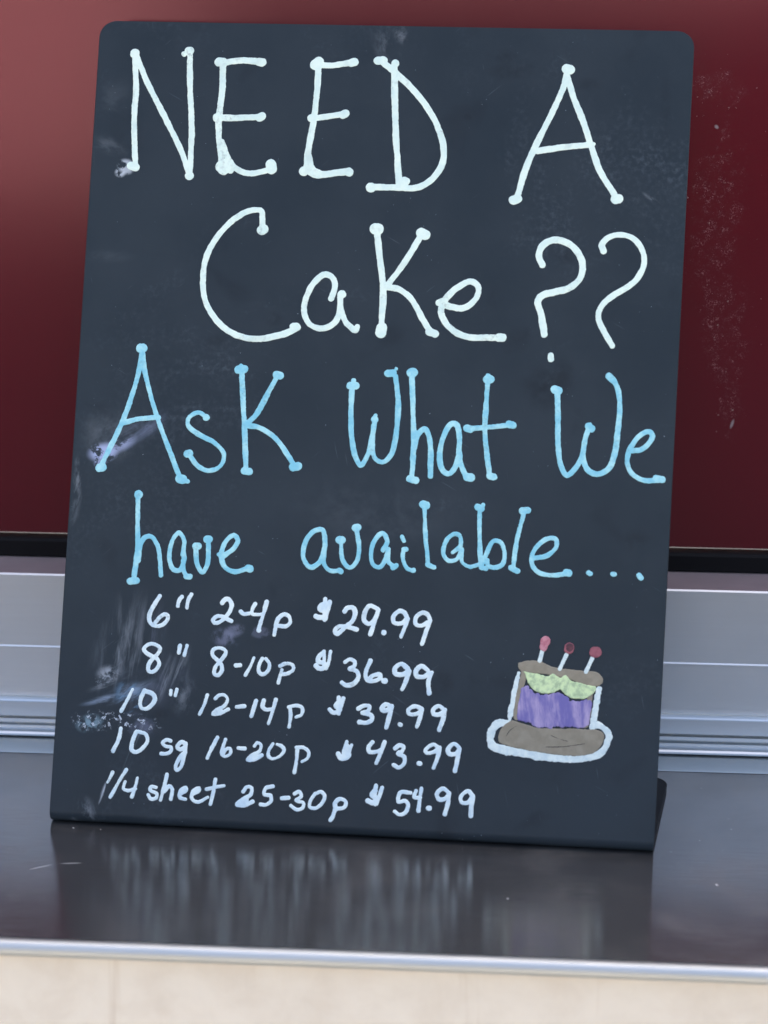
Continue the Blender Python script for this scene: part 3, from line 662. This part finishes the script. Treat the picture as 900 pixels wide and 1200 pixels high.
'eight':[[0.998,[[-92.62,78.43],[-96.72,80.66],[-97.59,82.03],[-96.1,83.92],[-93.21,84.56],[-90.21,82.87],[-90.47,80.93],[-92.62,78.43],[-94.76,75.63],[-95.13,72.75],[-93.86,71.66],[-91.53,72.75],[-90.19,75.57],[-90.99,77.62],[-92.9,78.58]]],[0.893,[[-80.85,84.31],[-81.26,81.01]]],[0.893,[[-77.58,84.45],[-78.67,79.98]]],[0.887,[[-62.31,77.57],[-65.58,80.87],[-65.54,82.76],[-63.1,84.03],[-59.96,83.19],[-59.5,81.91],[-62.31,77.57],[-64.15,74.89],[-64.34,72.09],[-62.8,71.51],[-61.05,73.4],[-61.18,76.0],[-62.46,77.89]]],[1.051,[[-54.49,76.42],[-52.65,76.63]]],[0.854,[[-46.46,80.21],[-47.9,76.25],[-50.0,72.14]]],[0.887,[[-42.51,80.06],[-43.87,77.08],[-43.72,73.85],[-41.83,72.89],[-39.44,75.01],[-39.26,77.93],[-40.86,80.0]]],[0.919,[[-34.16,76.99],[-31.6,78.26],[-28.63,77.75],[-28.08,75.83],[-30.41,73.91],[-33.2,73.34]]],[0.854,[[-33.3,75.28],[-34.72,69.39]]],[0.946,[[-14.4,84.58],[-14.07,80.71],[-14.28,76.82]]],[0.946,[[-11.35,84.55],[-12.0,80.03],[-13.11,76.88]]],[1.143,[[-14.6,83.79],[-16.48,82.16],[-16.77,79.97],[-13.99,79.01],[-13.91,77.23],[-16.63,76.88],[-17.69,77.84]]],[1.024,[[-4.5,80.2],[-2.36,81.45],[-0.14,80.54],[-0.27,78.37],[-2.41,77.19],[1.0,76.18],[1.89,73.66],[0.08,70.64],[-3.39,69.56],[-5.63,70.78]]],[0.985,[[7.01,81.24],[5.09,75.35],[6.0,72.45],[8.98,72.05],[11.87,73.72],[11.57,75.1],[8.1,74.33],[6.77,72.72]]],[1.3,[[13.64,72.33],[14.11,72.35]]],[1.024,[[24.27,78.36],[21.07,80.39],[18.36,78.26],[18.7,75.95],[22.05,75.64],[24.7,77.38]]],[0.985,[[24.93,77.39],[23.72,73.09],[22.03,68.92]]],[1.024,[[33.37,77.99],[30.42,79.79],[27.96,77.52],[28.44,75.23],[31.79,75.07],[34.03,77.02]]],[0.985,[[35.04,77.06],[33.82,72.77],[34.42,67.78]]]],
'ten':[[0.788,[[-101.9,63.33],[-103.56,59.62],[-106.66,53.13]]],[0.972,[[-96.32,63.07],[-97.5,60.41],[-98.0,56.75],[-97.22,55.07],[-95.08,54.8],[-92.39,57.0],[-91.21,59.66],[-92.54,61.83],[-94.59,62.52],[-96.41,62.8]]],[0.841,[[-84.01,63.62],[-84.07,61.8]]],[0.867,[[-81.29,64.26],[-81.84,61.53]]],[0.887,[[-67.08,62.3],[-68.36,57.84],[-70.19,53.54]]],[0.887,[[-63.26,60.99],[-61.69,62.48],[-59.19,62.66],[-57.66,60.92],[-58.83,57.95],[-62.65,55.51],[-64.02,54.02],[-60.94,54.16],[-57.1,56.28]]],[0.788,[[-62.61,54.73],[-60.01,55.31]]],[0.985,[[-53.22,57.56],[-49.83,58.04]]],[0.887,[[-44.52,60.73],[-46.34,53.67]]],[0.887,[[-40.93,61.03],[-41.31,58.1],[-39.75,57.01],[-36.49,57.35]]],[0.887,[[-35.39,61.6],[-36.92,55.4],[-38.27,50.69]]],[0.821,[[-28.84,58.67],[-28.28,55.15],[-28.8,49.51]]],[0.755,[[-29.36,58.52],[-26.13,59.44],[-23.15,58.48],[-23.33,55.38],[-25.75,54.17]]],[0.867,[[-6.73,64.0],[-6.7,56.65]]],[0.867,[[-4.53,63.71],[-6.23,56.52]]],[1.103,[[-5.79,62.34],[-7.88,60.08],[-5.84,58.32],[-8.75,56.95],[-10.53,58.26]]],[0.985,[[2.53,59.39],[5.58,60.92],[7.54,60.63],[6.86,58.43],[4.56,57.56],[8.5,56.58],[8.97,54.68],[6.7,53.18],[3.28,53.26]]],[1.024,[[16.85,61.36],[14.88,61.89],[13.18,59.88],[14.23,58.93],[17.66,60.47]]],[1.024,[[17.78,61.25],[17.02,57.36],[15.58,51.28]]],[1.024,[[21.63,53.1],[22.11,52.9]]],[0.946,[[31.39,60.56],[28.09,61.56],[25.23,59.66],[25.68,58.14],[29.02,58.06],[31.42,59.94]]],[0.985,[[31.42,59.94],[30.64,56.45],[29.42,52.39]]],[0.985,[[41.46,60.64],[38.91,62.21],[36.45,60.17],[36.91,58.43],[39.84,58.56],[41.92,60.66]]],[1.024,[[41.76,60.65],[41.1,56.16],[39.6,51.48]]]],
'sq':[[0.919,[[-106.37,45.26],[-107.11,40.49],[-109.52,34.92]]],[0.919,[[-99.03,44.3],[-100.63,39.49],[-100.75,35.73],[-98.85,34.85],[-95.47,37.15],[-93.66,40.47],[-94.81,43.33],[-98.36,44.27]]],[0.854,[[-82.97,40.65],[-84.65,41.09],[-86.75,39.69],[-85.36,38.27],[-82.62,37.75],[-82.85,35.8],[-85.3,34.72],[-87.02,34.7]]],[0.887,[[-76.01,39.88],[-78.02,40.43],[-79.75,38.21],[-78.7,37.1],[-76.25,38.19],[-76.0,39.68],[-76.38,34.17],[-77.75,28.94],[-79.52,27.56],[-80.02,29.48],[-78.01,33.97],[-76.0,35.81]]],[0.854,[[-61.38,43.28],[-63.64,38.65],[-65.69,33.72]]],[0.854,[[-57.61,42.68],[-58.73,38.89],[-59.24,35.96],[-57.67,34.87],[-55.24,36.15],[-55.37,38.59],[-57.36,37.85],[-58.37,35.68]]],[0.854,[[-51.64,38.9],[-48.56,38.85]]],[0.887,[[-44.17,40.22],[-42.94,41.76],[-41.4,41.0],[-41.6,38.41],[-45.78,35.51],[-47.01,33.9],[-44.39,33.96],[-40.71,36.2]]],[0.657,[[-45.54,34.68],[-42.98,35.9]]],[0.854,[[-35.74,41.59],[-37.44,38.93],[-37.62,36.02],[-35.74,34.83],[-32.34,36.28],[-30.51,38.94],[-31.77,40.68],[-33.9,41.48]]],[0.919,[[-24.57,40.18],[-24.64,34.72],[-25.35,29.22]]],[0.854,[[-24.91,40.49],[-21.98,40.63],[-19.42,38.82],[-19.61,35.92],[-22.2,34.19]]],[0.827,[[-2.07,44.06],[-3.21,39.81],[-3.39,37.1]]],[0.827,[[0.17,42.84],[-1.47,37.49]]],[1.103,[[-1.68,42.28],[-2.89,39.52],[-1.02,38.41],[-2.16,36.86],[-4.58,36.75],[-5.75,38.49]]],[0.911,[[9.63,44.52],[7.94,42.05],[8.37,40.15],[11.68,40.31],[13.71,41.3]]],[0.911,[[15.14,44.85],[13.44,39.57],[11.77,35.19]]],[0.911,[[20.08,42.28],[21.89,43.6],[23.84,43.01],[23.24,41.07],[21.5,39.96],[24.38,38.59],[24.31,35.45],[21.98,33.63],[19.65,34.75]]],[1.121,[[31.03,35.91],[31.58,35.87]]],[0.911,[[39.79,43.42],[37.32,44.8],[33.86,42.25],[34.19,40.9],[37.81,41.55],[39.99,43.57]]],[0.911,[[40.12,43.57],[39.3,38.76],[37.77,34.26]]],[0.946,[[48.82,43.99],[46.57,45.45],[44.06,43.08],[44.49,41.05],[47.44,40.99],[49.26,43.32]]],[0.981,[[49.19,43.32],[48.25,37.83],[47.55,33.37]]]],
'sheet':[[0.788,[[-109.12,25.16],[-111.19,20.53]]],[0.887,[[-102.85,26.63],[-106.35,20.44],[-109.64,13.94]]],[0.821,[[-103.09,21.25],[-103.71,17.99],[-101.55,17.32],[-98.17,18.26]]],[0.788,[[-97.57,23.13],[-98.33,18.9],[-99.62,14.51]]],[0.821,[[-88.58,19.25],[-90.78,19.59],[-91.35,17.95],[-88.11,16.49],[-88.33,14.55],[-90.82,14.1],[-92.1,15.85]]],[0.887,[[-83.83,25.42],[-85.14,18.9],[-86.18,13.69]]],[0.854,[[-84.74,17.63],[-82.57,20.19],[-81.19,19.09],[-81.6,14.24]]],[0.755,[[-77.64,16.69],[-74.72,18.64],[-74.98,19.91],[-77.4,18.31],[-77.38,15.41],[-74.71,14.58]]],[0.821,[[-71.74,16.98],[-68.81,18.74],[-68.74,19.9],[-71.48,18.28],[-71.77,15.05],[-69.08,13.7],[-64.6,16.05]]],[0.887,[[-61.41,24.25],[-62.11,18.74],[-63.14,13.03]]],[0.887,[[-65.3,19.55],[-61.56,20.7],[-57.34,21.55]]],[0.854,[[-48.39,19.42],[-46.73,21.62],[-44.68,21.21],[-44.87,18.31],[-48.73,15.68],[-50.9,13.39],[-48.08,13.14],[-43.79,15.02]]],[0.854,[[-50.09,14.07],[-46.57,15.78]]],[0.854,[[-34.95,22.52],[-38.22,21.4],[-38.74,18.61],[-35.71,18.12],[-35.59,15.56],[-37.67,13.98],[-40.15,14.05]]],[0.985,[[-30.52,17.22],[-27.6,17.56]]],[0.827,[[-24.73,19.61],[-22.77,20.6],[-21.64,18.56],[-23.98,16.65],[-20.59,15.62],[-20.79,13.52],[-23.48,12.49],[-26.29,14.14]]],[0.858,[[-15.34,20.19],[-17.32,16.98],[-17.67,14.1],[-14.73,13.65],[-11.66,16.67],[-11.07,19.56],[-12.96,21.08],[-14.44,20.41]]],[0.858,[[-5.64,13.38],[-6.19,16.34],[-4.04,18.24],[-1.27,17.18],[-1.88,14.65],[-5.35,13.7]]],[0.797,[[-5.84,13.97],[-6.89,10.34],[-7.9,8.62]]],[0.876,[[12.01,25.03],[11.74,20.38],[12.19,16.46]]],[0.876,[[14.94,24.29],[12.73,16.69]]],[1.156,[[11.77,22.77],[10.62,20.74],[12.75,19.34],[11.32,17.3],[8.67,18.05]]],[0.911,[[27.82,22.61],[23.28,22.52],[22.58,18.2],[25.71,18.9],[27.03,17.06],[25.93,13.74],[23.23,12.59],[20.97,14.04]]],[0.841,[[30.32,23.69],[29.55,20.72],[32.5,20.73]]],[0.876,[[32.67,24.82],[31.73,14.71]]],[1.121,[[36.27,16.16],[36.68,16.18]]],[0.911,[[45.29,23.4],[42.27,25.16],[39.77,22.45],[40.89,20.27],[43.48,20.73],[45.3,23.07]]],[0.946,[[45.3,23.07],[44.94,18.63],[43.77,13.82]]],[0.911,[[55.57,23.1],[53.59,24.7],[50.5,21.63],[51.2,19.42],[53.8,19.55],[56.06,22.58]]],[0.981,[[56.06,22.58],[55.58,17.81],[55.47,13.74]]]]}
CAKE = {
'white':[["st",2.079,[[69.74,56.03],[66.11,55.53],[63.55,52.34],[62.92,47.86],[64.65,45.28],[70.64,43.63],[79.58,42.6],[88.52,41.41],[99.01,41.43],[107.03,42.3],[112.17,44.56],[115.08,48.71],[115.74,52.77],[113.8,55.33],[110.69,56.8]]],["st",0.998,[[74.54,78.6],[72.89,68.96],[71.08,57.14]]],["st",0.749,[[73.54,77.1],[71.81,59.2]]],["st",1.497,[[110.75,72.93],[109.77,66.59],[108.47,55.89]]]],
'brown':[["poly",[[72.11,57.59],[68.56,55.0],[66.33,50.05],[66.84,47.24],[71.37,45.44],[77.89,44.54],[86.03,43.31],[95.74,42.57],[103.79,42.79],[108.58,43.98],[112.09,46.96],[113.94,51.47],[113.46,53.46],[111.01,54.56],[105.76,54.96],[92.07,54.32],[83.97,54.75],[74.99,56.75]]]],
'slab':[["poly",[[74.36,83.22],[78.79,84.22],[83.25,84.18],[87.77,82.59],[94.29,81.42],[104.01,80.87],[109.67,80.48],[112.18,78.0],[112.25,75.98],[110.3,74.28],[104.23,74.82],[96.06,77.28],[87.92,78.54],[79.8,79.0],[75.31,79.61],[74.02,81.58]]],["poly",[[75.71,79.79],[72.92,57.63],[74.81,57.07],[76.13,69.11],[77.56,78.09]]],["poly",[[108.27,74.59],[106.14,55.78],[104.13,55.44],[105.66,68.82]]]],
'purple':[["st",1.372,[[76.7,71.16],[76.13,64.73],[75.74,58.33]]],["st",1.372,[[78.21,71.95],[77.82,65.14],[77.28,58.23]]],["st",1.372,[[79.81,70.41],[79.4,64.07],[78.84,57.74]]],["st",1.248,[[81.4,69.02],[80.97,63.26],[80.39,57.49]]],["st",1.372,[[83.18,69.02],[82.54,62.68],[82.21,56.44]]],["st",1.372,[[85.24,68.06],[84.51,61.96],[84.25,55.81]]],["st",1.248,[[87.25,68.64],[86.51,62.38],[86.11,56.06]]],["st",1.497,[[89.04,68.23],[88.62,62.23],[87.88,56.22]]],["st",1.372,[[90.56,68.71],[90.16,62.14],[89.44,55.49]]],["st",1.372,[[92.57,69.04],[91.92,62.79],[91.42,56.63]]],["st",1.248,[[94.12,68.7],[93.29,62.69],[92.96,56.62]]],["st",1.497,[[95.94,67.66],[95.34,61.89],[94.75,56.22]]],["st",1.248,[[98.03,65.73],[97.14,61.25],[96.75,56.71]]],["st",1.248,[[99.54,66.28],[98.83,61.41],[98.29,56.46]]],["st",1.248,[[101.56,66.21],[101.09,61.43],[100.3,56.64]]],["st",1.372,[[103.09,66.2],[102.55,61.34],[101.84,56.39]]],["st",1.248,[[105.09,66.86],[104.31,61.66],[103.85,56.48]]],["st",1.372,[[106.63,66.69],[106.06,62.22],[105.34,57.76]]]],
'icing':[["poly",[[76.95,79.27],[83.06,78.73],[88.36,77.75],[89.53,79.02],[92.83,77.3],[95.61,78.48],[97.71,76.39],[104.22,75.22],[109.27,73.83],[108.4,70.97],[105.26,68.64],[100.44,68.26],[96.35,69.61],[93.43,71.91],[89.85,70.29],[85.01,70.07],[80.89,71.75],[78.31,75.69]]]],
'crease':[["st",0.208,[[90.17,51.32],[93.85,49.89],[97.51,49.09]]],["st",0.208,[[87.94,46.06],[95.59,46.58],[105.2,48.33]]],["st",0.166,[[69.97,50.22],[71.49,52.71],[74.41,54.87]]]],
'candle':[[["st",1.04,[[84.9,89.93],[83.65,84.44]]]],[["st",0.957,[[95.67,87.8],[92.84,81.35]]]],[["st",0.957,[[107.19,86.68],[104.59,80.49]]]]],
'flame':[[["st",2.163,[[86.14,93.55],[85.91,93.22]]],["st",1.664,[[85.34,91.25],[85.2,90.59]]]],[["st",2.371,[[96.76,91.09],[96.63,90.43]]]],[["st",2.495,[[108.38,89.4],[108.71,89.41]]]]],
'flamecore':[[["st",1.664,[[96.91,91.42],[96.85,90.93]]]]]}
P_WHITE = mat_paint('pale_mint_paint', (0.82, 0.96, 0.83), (0.70, 0.87, 0.78), 0.55)
P_BLUE = mat_paint('sky_blue_paint', (0.23, 0.60, 0.71), (0.44, 0.79, 0.81), 0.5)
P_PRICE = mat_paint('white_paint', (0.82, 0.93, 0.89), (0.63, 0.78, 0.83), 0.6)
ROWS = [('need', P_WHITE, 'pale mint hand lettering NEED'), ('a', P_WHITE, 'pale mint hand lettering A'), ('cake', P_WHITE, 'pale mint hand lettering Cake'), ('marks', P_WHITE, 'two pale mint question marks'),
        ('ask', P_BLUE, 'light blue hand lettering Ask'), ('what', P_BLUE, 'light blue hand lettering What'), ('we', P_BLUE, 'light blue hand lettering We'), ('have', P_BLUE, 'light blue hand lettering have'), ('avail', P_BLUE, 'light blue hand lettering available...'),
        ('six', P_PRICE, 'white price row 6" 2-4p $29.99'), ('eight', P_PRICE, 'white price row 8" 8-10p $36.99'),
        ('ten', P_PRICE, 'white price row 10" 12-14p $39.99'), ('sq', P_PRICE, 'white price row 10 sq 16-20p $43.99'),
        ('sheet', P_PRICE, 'white price row 1/4 sheet 25-30p $54.99')]
for i, (key_, m_, lab) in enumerate(ROWS):
    big = i < 9
    o = relief('lettering', [('st', r_, p_) for r_, p_ in LINES[key_]], m_, sign, 0.30 if big else 0.22, 0.06, 0.16 if big else 0.15, 0.7 if big else 0.5, 0.11 if big else 0.10, seed=10 + i)
    o['label'] = lab

BR = mat_cake('brown_paint', (0.275, 0.24, 0.17), (0.335, 0.295, 0.215), 160)
WH = mat_cake('thick_white_paint', (0.82, 0.91, 0.84), (0.64, 0.76, 0.74), 300)
cd = relief('cake_drawing', CAKE['white'], WH, sign, 0.24, 0.05, 0.12, 0.6, 0.26, seed=31)
cd['label'] = 'painted purple birthday cake with three candles on a brown plate'
relief('cake_plate', CAKE['brown'], BR, cd, 0.28, 0.20, 0.08, 0.6, seed=32)
relief('cake_top', CAKE['slab'], BR, cd, 0.28, 0.20, 0.08, 0.6, seed=33)
relief('cake_body', CAKE['purple'], mat_cake('purple_paint', (0.18, 0.155, 0.40), (0.50, 0.40, 0.58), 230, (1, 4), 0.36, 0.74, math.radians(-6)), cd, 0.28, 0.32, 0.08, 0.6, 0.2, seed=34)
relief('icing', CAKE['icing'], mat_cake('pale_green_paint', (0.70, 0.84, 0.46), (0.44, 0.57, 0.32), 420, (1, 1), 0.40, 0.64), cd, 0.25, 0.45, 0.1, 0.5, 0.2, seed=35)
relief('drawn_crease', CAKE['crease'], mat_cake('dark_line', (0.05, 0.045, 0.04), (0.09, 0.08, 0.065), 200), cd, 0.15, 0.32, 0.02, 0.3, 0.06, seed=36)
PINK = mat_cake('pink_paint', (0.36, 0.12, 0.14), (0.25, 0.08, 0.10), 400)
PINKL = mat_cake('light_pink_paint', (0.60, 0.27, 0.30), (0.46, 0.15, 0.19), 500)
DARK = mat_cake('dark_red_paint', (0.06, 0.035, 0.045), (0.16, 0.055, 0.065), 260)
for i in range(3):
    relief('candle', CAKE['candle'][i], WH, cd, 0.22, 0.34, 0.1, 0.5, 0.08, seed=40 + i)
    relief('flame', CAKE['flame'][i], (PINKL, PINK, PINK)[i], cd, 0.22, 0.48, 0.08, 0.5, 0.12, seed=50 + i)
relief('flame_core', CAKE['flamecore'][0], DARK, cd, 0.22, 0.60, 0.05, 0.5, 0.1, seed=60)
